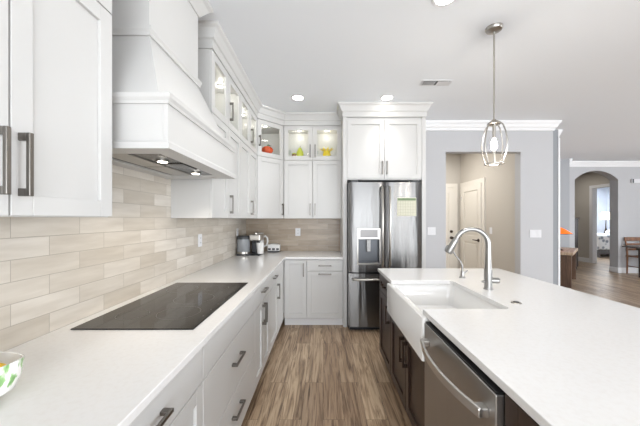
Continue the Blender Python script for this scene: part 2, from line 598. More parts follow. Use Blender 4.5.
# baseboards
BB = [(-0.002, 0), (0.016, 0), (0.016, 0.11), (0.008, 0.14), (-0.002, 0.14)]
struct('baseboard_kitchen', MB().sweep([(1.345, BW), (OX0, BW)], BB).sweep([(OX1, BW), (WX1, BW), (WX1, 4.74)], BB), M['trim'])
struct('baseboard_arch', MB().sweep([(6.12, 7.05), (6.12, 7.4), (AX0, 7.4), (AX0, 7.62)], BB).sweep([(AX1, 7.62), (AX1, 7.4), (11.3, 7.4)], BB), M['trim'])
struct('baseboard_hall', MB().sweep([(HX, 10.6), (HX, 9.132)], BB), M['trim'])
struct('baseboard_vestibule', MB().sweep([(3.10, 5.38), (3.10, BW + 0.13)], BB), M['trim'])
# backsplashes
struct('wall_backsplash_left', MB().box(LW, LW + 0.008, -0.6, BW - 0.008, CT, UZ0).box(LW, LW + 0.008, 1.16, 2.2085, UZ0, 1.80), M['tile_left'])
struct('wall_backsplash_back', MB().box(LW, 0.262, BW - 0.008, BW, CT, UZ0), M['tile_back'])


def panel_door(name, width, height, loc, rz, m, knob_x, deadbolt, lever):
    """slab with two raised-and-fielded panels; local front faces -y"""
    w, h, t = width, height, 0.04
    s = 0.11
    mb = MB()
    mb.box(0, s, -t, 0, 0, h).box(w - s, w, -t, 0, 0, h).box(s, w - s, -t, 0, 0, 0.22).box(s, w - s, -t, 0, h - 0.12, h).box(s, w - s, -t, 0, 0.92, 1.06)
    for z0, z1 in ((0.22, 0.92), (1.06, h - 0.12)):
        mb.box(s, w - s, -t + 0.014, 0, z0, z1)
        mb.box(s + 0.035, w - s - 0.035, -t + 0.004, -t + 0.02, z0 + 0.035, z1 - 0.035)
    o = struct(name, mb, m, bevel=0.003)
    o.location = loc
    o.rotation_euler = (0, 0, rz)
    hb = MB().cyl((knob_x, -t, 0.98), (knob_x, -t - 0.012, 0.98), 0.032)
    if lever:
        hb.tube([(knob_x, -t, 0.98), (knob_x, -t - 0.05, 0.98)], 0.011).tube([(knob_x, -t - 0.05, 0.98), (knob_x + lever * 0.12, -t - 0.055, 0.985)], [0.012, 0.009])
    else:
        hb.tube([(knob_x, -t, 0.98), (knob_x, -t - 0.04, 0.98)], 0.011).ball((knob_x, -t - 0.06, 0.98), 0.03, 0.026, 0.03)
    hb.build('handle', M['bronze'], o, smooth=True)
    if deadbolt:
        MB().cyl((knob_x, -t, 1.12), (knob_x, -t - 0.022, 1.12), 0.031).build('deadbolt', M['bronze'], o, smooth=True)
    for hz in (0.25, 1.05, h - 0.25):
        hx = w - 0.004 if knob_x < w / 2 else 0.004
        MB().cyl((hx, -t - 0.006, hz - 0.045), (hx, -t - 0.006, hz + 0.045), 0.008, n=8).build('hinge', M['nickel'], o)
    return o


# door on the vestibule's back wall and door on its right wall
panel_door('door_1', 0.80, 2.10, (2.13, 6.399, 0.005), 0, M['door_white'], 0.74, True, 0)
struct('trim_8', MB().box(2.04, 2.125, 6.375, 6.40, 0, 2.2).box(2.935, 3.02, 6.375, 6.40, 0, 2.2).box(2.125, 2.935, 6.375, 6.40, 2.11, 2.2), M['door_white'])
panel_door('door_2', 0.76, 2.10, (3.099, 6.27, 0.005), -PI / 2, M['door_white'], 0.69, False, -1)
struct('trim_9', MB().box(3.075, 3.10, 5.42, 5.505, 0, 2.2).box(3.075, 3.10, 6.275, 6.36, 0, 2.2).box(3.075, 3.10, 5.505, 6.275, 2.11, 2.2), M['door_white'])

# ------------------------------------------------------------------ cabinetry
FT = 0.02     # front thickness


def make_handle(parent, orient, x, z, length, m, y=0.0, reach=0.034):
    mb = MB()
    h = length / 2
    s = 0.0065
    if orient == 'v':
        mb.box(x - s, x + s, y - reach, y - reach + 0.011, z - h, z + h)
        for k in (-1, 1):
            zc = z + k * (h - 0.011)
            mb.box(x - s, x + s, y - reach + 0.011, y, zc - 0.011, zc + 0.011)
    else:
        mb.box(x - h, x + h, y - reach, y - reach + 0.011, z - s, z + s)
        for k in (-1, 1):
            xc = x + k * (h - 0.011)
            mb.box(xc - 0.011, xc + 0.011, y - reach + 0.011, y, z - s, z + s)
    return mb.build('handle', m, parent, bevel=0.0015)


def make_front(parent, kind, x0, x1, z0, z1, m, handle=None, hm=None, stile=0.06):
    """shaker / flat / glazed front; local y from -FT (front) to 0"""
    g = 0.0028
    x0, x1, z0, z1 = x0 + g, x1 - g, z0 + g, z1 - g
    mb = MB()
    if kind == 'drawer':
        mb.box(x0, x1, -FT, 0, z0, z1)
        o = mb.build('drawer', m, parent, bevel=0.002)
    else:
        mb.box(x0, x0 + stile, -FT, 0, z0, z1).box(x1 - stile, x1, -FT, 0, z0, z1)
        mb.box(x0 + stile, x1 - stile, -FT, 0, z0, z0 + stile).box(x0 + stile, x1 - stile, -FT, 0, z1 - stile, z1)
        if kind != 'glass':
            mb.box(x0 + stile, x1 - stile, -FT + 0.012, 0, z0 + stile, z1 - stile)
        o = mb.build('drawer' if kind == 'shaker_drawer' else 'door', m, parent, bevel=0.0015)
        if kind == 'glass':
            MB().box(x0 + stile - 0.004, x1 - stile + 0.004, -0.012, -0.008, z0 + stile - 0.004, z1 - stile + 0.004).build('glass_pane', M['glass'], o)
    if handle:
        make_handle(o, *handle, hm or M['pewter'], -FT)
    return o


def base_cabinet(label, loc, rz, w, depth, fronts, m, group, hm=None, top=0.884, name='base_cabinet', toe=0.055, tm=None):
    t = thing(name, label, 'cabinet', loc, rz, group)
    MB().box(0, w, 0.014, depth, 0.1, top).box(0, w, 0, 0.014, top - 0.006, top).build('carcass', m, t)
    MB().box(0, w, toe, depth, 0, 0.1).build('toe_kick', tm or m, t)
    for f in fronts:
        make_front(t, f[0], f[1], f[2], f[3], f[4], m, f[5] if len(f) > 5 else None, hm)
    return t


def upper_cabinet(label, loc, rz, w, depth, fronts, group, plan=None, z0=UZ0, z1=UZ1, zm=UZM, side_ext=0.0):
    """hollow carcass: closed lower section, glazed upper section with beaded back"""
    t = thing('wall_cabinet', label, 'cabinet', loc, rz, group)
    p = 0.018
    mb = MB()
    if plan is None:
        plan = [(0, 0), (w, 0), (w, depth), (0, depth)]
    n = len(plan)
    cx = sum(q[0] for q in plan) / n
    cy = sum(q[1] for q in plan) / n
    c = Vector((cx, cy))
    for za, zb, k in ((z0, z0 + p, 1.0), (zm + 0.044, zm + 0.062, 0.97), (z1 - p, z1, 1.0)):
        mb.prism([(cx + (q[0] - cx) * k, cy + (q[1] - cy) * k) for q in plan], za, zb)
    for i in range(1, n):                         # every side except the front one (first edge)
        a, b = Vector(plan[i]), Vector(plan[(i + 1) % n])
        d = (b - a).normalized()
        if i > 1:
            a = a + d * p
        nn = Vector((-d.y, d.x))
        if nn.dot(c - a) < 0:
            nn = -nn
        mb.prism([tuple(a), tuple(b), tuple(b + nn * p), tuple(a + nn * p)], z0 + p, z1 - p)
    # face frame above and below the glazing
    mb.box(p, w - p, 0.0005, p, zm - 0.03, zm + 0.044).box(p, w - p, 0.0005, p, z1 - 0.04, z1 - p)
    mb.build('carcass', M['cab'], t)
    if len(plan) == 4:
        bb = MB()
        k = int((w - 2 * p) / 0.05)
        s = (w - 2 * p) / k
        for i in range(k):
            bb.box(p + i * s + 0.002, p + (i + 1) * s - 0.002, depth - p - 0.006, depth - p, zm + 0.062, z1 - p)
        bb.build('beaded_back', M['cab'], t)
    lx = [w / 2] if w < 0.5 else [w / 4, 3 * w / 4]
    ly = 0.12
    for x in lx:  # unseen pucks added to brighten the glazed section
        pk = MB().cyl((x, ly, z1 - p - 0.010), (x, ly, z1 - p - 0.0005), 0.03).build('fill_puck', M['white_plastic'], t, smooth=True)
        MB().cyl((x, ly, z1 - p - 0.0115), (x, ly, z1 - p - 0.010), 0.022).build('lens', M['puck'], pk)
        d = bpy.data.lights.new('fill_puck_glow', 'POINT')
        d.energy = 0.4
        d.shadow_soft_size = 0.02
        d.color = (1, 0.95, 0.86)
        lo = bpy.data.objects.new('fill_puck_glow', d)
        COL.objects.link(lo)
        lo.parent = t
        lo.location = (x, ly, z1 - p - 0.04)
    for f in fronts:
        make_front(t, f[0], f[1], f[2], f[3], f[4], M['cab'], f[5] if len(f) > 5 else None)
    return t


BF = -0.53       # left base carcass face
RZ = PI / 2
DG = 'white base cabinets along the left wall'
UG = 'white stacked wall cabinets'
dz0, dzm, dz1 = 0.113, 0.716, 0.876


def left_base(label, y0, y1, fronts):
    return base_cabinet(label, (BF, y0, 0), RZ, y1 - y0, BF - LW - 0.002, fronts, M['cab'], DG)


w = 0.737
left_base('white base cabinet at the near end of the left counter, below the fruit bowl', -0.29, 0.447,
          [('drawer', 0, w, dzm, dz1, ('h', w / 2, 0.796, 0.16)), ('shaker', 0, w / 2, dz0, dzm, ('v', w / 2 - 0.035, 0.6, 0.16)), ('shaker', w / 2, w, dz0, dzm, ('v', w / 2 + 0.035, 0.6, 0.16))])
w = 0.762
left_base('white base cabinet with one drawer over doors, just before the cooktop drawers', 0.447, 1.209,
          [('drawer', 0, w, dzm, dz1, ('h', w / 2, 0.796, 0.16)), ('shaker', 0, w / 2, dz0, dzm, ('v', w / 2 - 0.035, 0.6, 0.16)), ('shaker', w / 2, w, dz0, dzm, ('v', w / 2 + 0.035, 0.6, 0.16))])
w = 0.921
left_base('wide white three-drawer base cabinet directly under the black cooktop', 1.209, 2.13,
          [('drawer', 0, w, dzm, dz1), ('drawer', 0, w, 0.405, dzm, ('h', w / 2, 0.585, 0.17)), ('drawer', 0, w, dz0, 0.405, ('h', w / 2, 0.285, 0.17))])
w = 0.58
left_base('white base cabinet with two narrow doors, just past the cooktop drawers', 2.13, 2.71,
          [('drawer', 0, w, dzm, dz1, ('h', w / 2, 0.80, 0.16)), ('shaker', 0, w / 2, dz0, dzm, ('v', w / 2 - 0.03, 0.60, 0.17)), ('shaker', w / 2, w, dz0, dzm, ('v', w / 2 + 0.03, 0.60, 0.17))])
w = 0.50
left_base('white base cabinet with drawer over one door, nearest the inner counter corner', 2.71, 3.21,
          [('drawer', 0, w, dzm, dz1, ('h', w / 2, 0.80, 0.16)), ('shaker', 0, w, dz0, dzm, ('v', w - 0.045, 0.60, 0.17))])
t = base_cabinet('white blank corner base cabinet where the two counter runs meet', (BF, 3.21, 0), RZ, BW - 3.21 - 0.002, BF - LW - 0.002, [], M['cab'], DG)
MB().box(0, 0.47, -FT, 0, dz0, dz1).build('filler_panel', M['cab'], t, bevel=0.0015)

# back run, faces -y at 3.69
BFY = 3.71
g = 'white base cabinets on the back wall'
base_cabinet('narrow white base cabinet with one tall door on the back wall', (-0.507, BFY, 0), 0, 0.295, BW - BFY - 0.002,
             [('shaker', 0.0, 0.295, dz0, dz1, ('v', 0.255, 0.745, 0.17))], M['cab'], g, tm=M['trim'])
base_cabinet('white base cabinet with drawer over a pull-out door, beside the refrigerator panel', (-0.212, BFY, 0), 0, 0.472, BW - BFY - 0.002,
             [('drawer', 0.0, 0.472, 0.728, dz1, ('h', 0.236, 0.80, 0.17)), ('shaker', 0.0, 0.472, dz0, 0.728, ('h', 0.236, 0.69, 0.17))], M['cab'], g, tm=M['trim'])

# left uppers
UD = UF - FT - LW - 0.002
w1 = 0.367
upper_cabinet('white wall cabinet nearest the viewer, left of the range hood', (UF - FT, 0.416, 0), RZ, 0.75, UD,
              [('shaker', 0, w1, UZ0, UZM, ('v', w1 - 0.033, 1.56, 0.18)), ('shaker', w1, 0.75, UZ0, UZM, ('v', w1 + 0.026, 1.56, 0.18)),
               ('glass', 0, w1, UZM, UZ1, ('v', w1 - 0.033, 2.36, 0.15)), ('glass', w1, 0.75, UZM, UZ1, ('v', w1 + 0.026, 2.36, 0.15))], UG)
upper_cabinet('white wall cabinet at the near end of the left wall, out past the nearest doors', (UF - FT, -0.343, 0), RZ, 0.75, UD,
              [('shaker', 0, w1, UZ0, UZM, ('v', w1 - 0.04, 1.56, 0.18)), ('shaker', w1, 0.75, UZ0, UZM, ('v', w1 + 0.04, 1.56, 0.18)),
               ('glass', 0, w1, UZM, UZ1), ('glass', w1, 0.75, UZM, UZ1)], UG)
w1 = 0.3815
for k, lab in enumerate(('white glass-topped wall cabinet directly right of the range hood',
                         'white glass-topped wall cabinet on the left wall, beside the diagonal corner one')):
    upper_cabinet(lab, (UF - FT, 2.209 + k * 0.763, 0), RZ, 0.763, UD,
                  [('shaker', 0, w1, UZ0, UZM), ('shaker', w1, 0.763, UZ0, UZM, ('v', w1 + 0.042, 1.54, 0.17)),
                   ('glass', 0, w1, UZM, UZ1), ('glass', w1, 0.763, UZM, UZ1, ('v', w1 + 0.042, 2.40, 0.17))], UG)
# diagonal corner cabinet: local x along the 45 degree front
fl = math.hypot(-0.558 - UF, UB - 3.735)
s2 = math.sqrt(0.5)
ox, oy = UF - FT * s2, 3.735 + FT * s2


def to_local(px, py):
    dx, dy = px - ox, py - oy
    return (dx * s2 + dy * s2, -dx * s2 + dy * s2)


plan = [(0, 0), (fl, 0), to_local(-0.558, BW - 0.002), to_local(LW + 0.002, BW - 0.002), to_local(LW + 0.002, 3.737)]
upper_cabinet('white diagonal corner wall cabinet with orange pumpkin behind its glass', (ox, oy, 0), PI / 4, fl, 0.3,
              [('shaker', 0, fl, UZ0, UZM, ('v', fl - 0.03, 1.54, 0.16)), ('glass', 0, fl, UZM, UZ1, ('v', 0.03, 2.44, 0.14))], UG, plan=plan)
wb_ = 0.262 + 0.556
upper_cabinet('white wall cabinet on the back wall with yellow ornaments behind two glass doors', (-0.556, UB + FT, 0), 0, wb_, BW - UB - FT - 0.002,
              [('shaker', 0, wb_ / 2, UZ0, UZM, ('v', wb_ / 2 - 0.035, 1.54, 0.17)), ('shaker', wb_ / 2, wb_, UZ0, UZM, ('v', wb_ / 2 + 0.035, 1.54, 0.17)),
               ('glass', 0, wb_ / 2, UZM, UZ1, ('v', wb_ / 2 - 0.035, 2.37, 0.18)), ('glass', wb_ / 2, wb_, UZM, UZ1, ('v', wb_ / 2 + 0.035, 2.37, 0.18))], UG)

# refrigerator surround
t = thing('refrigerator_surround', 'white tall surround with two-door cabinet framing the steel refrigerator', 'cabinet', (0.262, 3.71, 0))
FW = 1.336 - 0.262
MB().box(0, 0.05, -0.02, BW - 3.712, 0, UZ1).build('side_panel', M['cab'], t, bevel=0.002)
MB().box(FW - 0.05, FW, -0.02, BW - 3.712, 0, UZ1).build('side_panel', M['cab'], t, bevel=0.002)
MB().box(0.05, FW - 0.05, 0, BW - 3.712, 1.915, UZ1).build('carcass', M['cab'], t)
hw = FW / 2
make_front(t, 'shaker', 0.05, hw, 1.925, 2.70, M['cab'], ('v', hw - 0.03, 2.07, 0.17))
make_front(t, 'shaker', hw, FW - 0.05, 1.925, 2.70, M['cab'], ('v', hw + 0.03, 2.07, 0.17))

# ------------------------------------------------------------------ countertop
ct = MB().prism([(LW + 0.001, -0.3), (-0.487, -0.3), (-0.487, 3.66), (0.259, 3.66), (0.259, BW - 0.001), (LW + 0.001, BW - 0.001)], 0.884, CT).build('countertop', M['quartz'], None, bevel=0.003)
tag(ct, 'white quartz L-shaped countertop along the left and back walls', 'countertop')

# ------------------------------------------------------------------ range hood
HY0, HY1, HXF = 1.229, 2.139, -0.672
t = thing('range_hood', 'white painted wood range hood above the cooktop', 'range hood', (0, 0, 0))
hx0 = LW + 0.001
mb = MB()
HB = 1.708
mb.box(HXF - 0.02, HXF, HY0, HY1, HB + 0.001, 1.92).box(hx0, HXF - 0.02, HY0, HY0 + 0.02, HB + 0.001, 1.92).box(hx0, HXF - 0.02, HY1 - 0.02, HY1, HB + 0.001, 1.92)
mb.box(hx0, HXF - 0.02, HY0 + 0.02, HY1 - 0.02, 1.80, 1.92)
mb.build('skirt', M['cab'], t, bevel=0.002)
base = 1.708
LIP = [(-0.003, base), (0.013, base), (0.013, base + 0.026), (0.006, base + 0.036), (-0.003, base + 0.036)]
pth = [(hx0, HY0), (HXF, HY0), (HXF, HY1), (hx0, HY1)]
MB().sweep(pth, LIP).build('bottom_lip', M['cab'], t)
# underside rim and steel insert
MB().box(HXF - 0.09, HXF - 0.02, HY0 + 0.02, HY1 - 0.02, HB + 0.002, HB + 0.022).box(hx0 + 0.10, HXF - 0.09, HY0 + 0.02, HY0 + 0.1, HB + 0.002, HB + 0.022)\
    .box(hx0 + 0.10, HXF - 0.09, HY1 - 0.1, HY1 - 0.02, HB + 0.002, HB + 0.022).box(hx0, hx0 + 0.10, HY0 + 0.02, HY1 - 0.02, HB + 0.002, HB + 0.022).build('underside_rim', M['cab'], t)
ins = MB().box(hx0 + 0.10, HXF - 0.09, HY0 + 0.1, HY1 - 0.1, HB + 0.012, HB + 0.04).build('insert', M['steel'], t)
ym = (HY0 + HY1) / 2
for k in (0, 1):
    ya = HY0 + 0.12 if k == 0 else ym + 0.01
    f = MB().box(hx0 + 0.13, HXF - 0.26, ya, ya + 0.325, HB + 0.006, HB + 0.013)
    f.build('filter', M['nickel'], ins, bevel=0.002)
MB().box(HXF - 0.24, HXF - 0.12, ym - 0.08, ym + 0.10, HB + 0.006, HB + 0.013).build('control_panel', M['steel'], ins, bevel=0.002)
for y in (1.53, 1.93):
    f = MB().cyl((-0.865, y, HB + 0.004), (-0.865, y, HB + 0.013), 0.032).build('lamp_ring', M['nickel'], t, smooth=True)
    MB().cyl((-0.865, y, HB + 0.002), (-0.865, y, HB + 0.006), 0.024).build('lens', M['hoodlamp'], f)
    ld = bpy.data.lights.new('hood_spot', 'SPOT')
    ld.energy = 4
    ld.spot_size = math.radians(120)
    ld.spot_blend = 0.8
    ld.shadow_soft_size = 0.03
    ld.color = (1, 0.9, 0.76)
    lo = bpy.data.objects.new('hood_spot', ld)
    COL.objects.link(lo)
    lo.location = (-0.865, y, HB - 0.006)
LOWM = [(-0.003, 1.903), (0.008, 1.903), (0.010, 1.915), (0.018, 1.928), (0.020, 1.946), (-0.05, 1.946)]
MB().sweep(pth, LOWM).build('lower_molding', M['cab'], t)
CY0, CY1, CX = 1.409, 1.959, -0.862
rb = [(hx0, HY0 + 0.005, 1.944), (HXF - 0.04, HY0 + 0.005, 1.944), (HXF - 0.04, HY1 - 0.005, 1.944), (hx0, HY1 - 0.005, 1.944)]
rt = [(hx0, CY0, 2.315), (CX, CY0, 2.315), (CX, CY1, 2.315), (hx0, CY1, 2.315)]
MB().loft([rb, rt]).build('tapered_canopy', M['cab'], t)
MB().box(hx0, CX, CY0, CY1, 2.315, CZ - 0.002).build('chimney', M['cab'], t)
pth2 = [(hx0, CY0), (CX, CY0), (CX, CY1), (hx0, CY1)]
MB().sweep(pth2, [(-0.003, 2.312), (0.012, 2.312), (0.012, 2.328), (0.019, 2.34), (0.019, 2.354), (-0.003, 2.354)]).build('upper_molding', M['cab'], t)
MB().sweep(pth2, [(-0.003, CZ - 0.1), (0.008, CZ - 0.1), (0.018, CZ - 0.085), (0.055, CZ - 0.035), (0.075, CZ - 0.02), (0.078, CZ - 0.002), (-0.003, CZ - 0.002)]).build('crown_molding', M['cab'], t)

# ------------------------------------------------------------------ cooktop
t = thing('cooktop', 'black glass electric cooktop set into the left counter', 'cooktop', (-0.845, 1.712, CT))
gl = MB().box(-0.272, 0.272, -0.457, 0.457, 0.0005, 0.006).build('glass_top', M['cook_glass'], t, bevel=0.002)


def ring(parent, x, y, r):
    n = 48
    MB().loft([[(x + r * math.cos(2 * PI * k / n), y + r * math.sin(2 * PI * k / n), 0.0062) for k in range(n)],
               [(x + (r - 0.003) * math.cos(2 * PI * k / n), y + (r - 0.003) * math.sin(2 * PI * k / n), 0.0062) for k in range(n)]], False, False).build('burner_ring', M['ring'], parent)


for x, y, r in ((0.10, -0.24, 0.105), (-0.12, -0.27, 0.075), (0.06, 0.02, 0.115), (-0.13, 0.26, 0.10), (0.1, 0.28, 0.08)):
    ring(gl, x, y, r)
for i in range(7):
    MB().box(0.243, 0.249, -0.30 + i * 0.1, -0.285 + i * 0.1, 0.0061, 0.0064).build('touch_key', M['ring'], gl)

# ------------------------------------------------------------------ outlets and switches


def wall_plate(name, label, cat, loc, rz, w_, rockers, group, outlet=False):
    t = thing(name, label, cat, loc, rz, group)
    MB().box(-w_ / 2, w_ / 2, -0.006, 0, -0.06, 0.06).build('plate', M['white_plastic'], t, bevel=0.002)
    for i in range(rockers):
        x = (i - (rockers - 1) / 2) * 0.046
        if outlet:
            for z in (-0.022, 0.022):
                s = MB().box(x - 0.016, x + 0.016, -0.009, -0.006, z - 0.014, z + 0.014).build('socket', M['white_plastic'], t, bevel=0.002)
                MB().box(x - 0.008, x - 0.005, -0.0095, -0.009, z - 0.005, z + 0.006).box(x + 0.005, x + 0.008, -0.0095, -0.009, z - 0.005, z + 0.006).build('slot', M['charcoal'], s)
        else:
            MB().box(x - 0.016, x + 0.016, -0.010, -0.006, -0.033, 0.033).build('rocker', M['white_plastic'], t, bevel=0.002)
    return t


wall_plate('outlet', 'white double outlet on the left beige tile beyond the cooktop', 'outlet', (LW + 0.008, 2.725, 1.20), PI / 2, 0.078, 1, 'wall outlets', True)
wall_plate('outlet', 'white double outlet on the back tile above the small canister', 'outlet', (-0.385, BW - 0.008, 1.205), 0, 0.078, 1, 'wall outlets', True)
wall_plate('outlet', 'white double outlet on the side tile, mostly hidden by the coffee maker', 'outlet', (LW + 0.008, 3.92, 1.215), PI / 2, 0.078, 1, 'wall outlets', True)
wall_plate('light_switch', 'white double switch plate between refrigerator and doorway opening', 'light switch', (1.67, BW, 1.22), 0, 0.125, 2, 'wall switches')
wall_plate('light_switch', 'white triple switch plate on the grey wall right of the opening', 'light switch', (3.27, BW, 1.18), 0, 0.175, 3, 'wall switches')
wall_plate('light_switch', 'white single switch inside the vestibule beside the panelled door', 'light switch', (3.10, 5.24, 1.19), -PI / 2, 0.078, 1, 'wall switches')

# ------------------------------------------------------------------ refrigerator
FX0, FX1, FY = 0.318, 1.226, 3.52
t = thing('refrigerator', 'stainless steel french-door refrigerator with water dispenser', 'refrigerator', ((FX0 + FX1) / 2, FY, 0))
fw = (FX1 - FX0) / 2
MB().box(-fw, fw, 0.075, BW - FY - 0.03, 0.03, 1.865).build('cabinet_body', M['charcoal'], t)
MB().box(-fw + 0.02, fw - 0.02, 0.09, 0.2, 0.0, 0.03).build('base_grille', M['black'], t)


def curved_door(x0, x1, z0, z1, bulge=0.012, hole=None):
    """door slab whose front bows out slightly; optional rectangular recess (x0,x1,z0,z1,depth)"""
    n = 16
    xs = sorted(set([x0 + (x1 - x0) * i / n for i in range(n + 1)] + ([hole[0], hole[1]] if hole else [])))
    zs = [z0] + ([hole[2], hole[3]] if hole else []) + [z1]
    mb = MB()
    bm = mb.bm

    def yy(x):
        u = (x - (x0 + x1) / 2) / ((x1 - x0) / 2)
        return -bulge * (1 - u ** 4) + 0.006 * abs(u) ** 12
    V = {(i, j): bm.verts.new((x, yy(x), z)) for i, x in enumerate(xs) for j, z in enumerate(zs)}
    for i in range(len(xs) - 1):
        for j in range(len(zs) - 1):
            if hole and hole[0] - 1e-6 <= xs[i] < hole[1] - 1e-6 and abs(zs[j] - hole[2]) < 1e-6:
                continue
            bm.faces.new((V[i, j], V[i + 1, j], V[i + 1, j + 1], V[i, j + 1]))
    b = 0.07
    B = [bm.verts.new(p) for p in ((x0, b, z0), (x1, b, z0), (x1, b, z1), (x0, b, z1))]
    bm.faces.new(B)
    I, J = len(xs) - 1, len(zs) - 1
    bm.faces.new([B[0], B[3]] + [V[0, j] for j in range(J, -1, -1)])
    bm.faces.new([B[2], B[1]] + [V[I, j] for j in range(J + 1)])
    bm.faces.new([B[1], B[0]] + [V[i, 0] for i in range(I + 1)])
    bm.faces.new([B[3], B[2]] + [V[i, J] for i in range(I, -1, -1)])
    return mb


DH = (-0.335, -0.075, 0.86, 1.155)
ld_ = curved_door(-fw, -0.003, 0.745, 1.86, hole=DH).build('left_door', M['steel'], t, smooth=True)
rd_ = curved_door(0.003, fw, 0.745, 1.86).build('right_door', M['steel'], t, smooth=True)
fd_ = curved_door(-fw, fw, 0.07, 0.73, 0.01).build('freezer_drawer', M['steel'], t, smooth=True)


def fridge_handle(parent, pts, m=M['nickel']):
    mb = MB().tube(pts, 0.013, 12)
    return mb.build('handle', m, parent, smooth=True)


for x, par in ((-0.045, ld_), (0.045, rd_)):
    fridge_handle(par, [(x, -0.01, 1.80), (x, -0.045, 1.795), (x, -0.060, 1.76), (x, -0.066, 1.35), (x, -0.060, 0.86), (x, -0.045, 0.825), (x, -0.01, 0.82)])
fridge_handle(fd_, [(-0.40, -0.01, 0.665), (-0.395, -0.05, 0.665), (-0.36, -0.062, 0.665), (0, -0.068, 0.665), (0.36, -0.062, 0.665), (0.395, -0.05, 0.665), (0.40, -0.01, 0.665)])
# dispenser
dp = MB().box(DH[0] - 0.015, DH[1] + 0.015, -0.017, -0.005, DH[3], 1.29).box(DH[0] - 0.015, DH[0], -0.017, -0.005, DH[2] - 0.02, DH[3]).box(DH[1], DH[1] + 0.015, -0.017, -0.005, DH[2] - 0.02, DH[3])\
    .box(DH[0], DH[1], -0.017, -0.005, DH[2] - 0.02, DH[2]).build('dispenser', M['nickel'], ld_, bevel=0.003)
MB().box(DH[0] + 0.02, DH[1] - 0.02, -0.019, -0.016, 1.175, 1.275).build('control_panel', M['steel_dark'], dp, bevel=0.001)
MB().box(DH[0], DH[1], 0.045, 0.05, DH[2], DH[3]).box(DH[0], DH[0] + 0.006, -0.005, 0.045, DH[2], DH[3]).box(DH[1] - 0.006, DH[1], -0.005, 0.045, DH[2], DH[3])\
    .box(DH[0], DH[1], -0.005, 0.045, DH[3] - 0.006, DH[3]).box(DH[0], DH[1], -0.01, 0.045, DH[2], DH[2] + 0.012).build('recess', mat('dispenser_recess_grey', srgb(84, 86, 90), 0.4, 0.6), dp)
MB().box(-0.232, -0.180, -0.005, 0.02, 1.0, 1.149).build('paddle', M['steel'], dp, bevel=0.004)
MB().box(-fw + 0.03, -fw + 0.12, 0.0, 0.10, 1.862, 1.885).build('hinge_cover', M['charcoal'], t, bevel=0.004)
MB().box(fw - 0.12, fw - 0.03, 0.0, 0.10, 1.862, 1.885).build('hinge_cover', M['charcoal'], t, bevel=0.004)

# calendar held on the right door
t = thing('calendar', 'pale green paper calendar stuck on the right refrigerator door', 'calendar', (1.033, FY - 0.013, 1.555))
pg = MB().box(-0.118, 0.118, -0.004, -0.001, -0.113, 0.113).build('page', M['paper'], t)
MB().box(-0.112, 0.112, -0.0046, -0.004, 0.078, 0.106).build('heading', M['paper_green'], pg)
gm = MB()
for i in range(8):
    x = -0.108 + i * 0.2160 / 7
    gm.box(x - 0.001, x + 0.001, -0.0045, -0.004, -0.105, 0.07)
for j in range(6):
    z = -0.105 + j * 0.175 / 5
    gm.box(-0.108, 0.108, -0.0045, -0.004, z - 0.001, z + 0.001)
gm.build('date_grid', M['paper_ink'], pg)

# ------------------------------------------------------------------ island
IE, IR, IY0, IY1 = 0.545, 1.745, 0.10, 2.83
SY0, SY1, SXR = 1.555, 2.265, 1.03     # counter cut-out
io = MB().prism([(IE, IY0), (IR, IY0), (IR, IY1), (IE, IY1), (IE, SY1), (SXR - 0.02, SY1), (SXR, SY1 - 0.02), (SXR, SY0 + 0.02), (SXR - 0.02, SY0), (IE, SY0)], 0.884, CT).build('island_countertop', M['quartz'], None, bevel=0.003)
tag(io, 'white quartz island countertop with the sink cut into its front', 'countertop')
IF = 0.575   # carcass face, doors stand proud of it
RI = -PI / 2
IG = 'dark brown island cabinets'
ID = 0.62


def island_cab(label, ya, yb, fronts, top=0.884, extra=None):
    return base_cabinet(label, (IF, yb, 0), RI, yb - ya, ID, fronts, M['island'], IG, hm=M['bronze'], top=top, name='island_cabinet')


w = 0.46
island_cab('dark brown island cabinet at the far end nearest the refrigerator', 2.335, 2.795,
           [('shaker_drawer', 0, w, dzm, dz1, ('h', w / 2, 0.80, 0.13)), ('shaker', 0, w, dz0, dzm, ('v', w - 0.05, 0.60, 0.15))])
w = 0.845
island_cab('dark brown double-door island cabinet under the farmhouse sink', 1.49, 2.335,
           [('shaker', 0, w / 2, dz0, 0.645, ('v', w / 2 - 0.04, 0.51, 0.17)), ('shaker', w / 2, w, dz0, 0.645, ('v', w / 2 + 0.04, 0.51, 0.17))], top=0.645)
w = 0.74
island_cab('dark brown island cabinet at the near end beside the dishwasher', 0.13, 0.87,
           [('shaker_drawer', 0, w, dzm, dz1, ('h', w / 2, 0.80, 0.16)), ('shaker', 0, w, dz0, dzm, ('v', 0.05, 0.60, 0.15))])
ib = MB().box(1.197, 1.222, 0.13, 2.795, 0, 0.884).build('island_back_panel', M['island'], None, bevel=0.002)
tag(ib, 'dark brown panel closing the seating side of the island', 'panel')

# farmhouse sink
t = thing('farmhouse_sink', 'white apron-front farmhouse sink set into the island', 'sink', (0, 0, 0))
SX0, SX1, Y0, Y1, Z0, Z1 = 0.522, 1.07, 1.495, 2.33, 0.655, 0.8835
bm_ = MB()


def rect(x0, x1, y0, y1, z, r=0.0, n=5):
    pts = []
    for cx, cy, a in ((x1 - r, y1 - r, 0), (x0 + r, y1 - r, 90), (x0 + r, y0 + r, 180), (x1 - r, y0 + r, 270)):
        for k in range(n):
            an = math.radians(a + 90 * k / (n - 1))
            pts.append((cx + r * math.cos(an), cy + r * math.sin(an), z))
    return pts


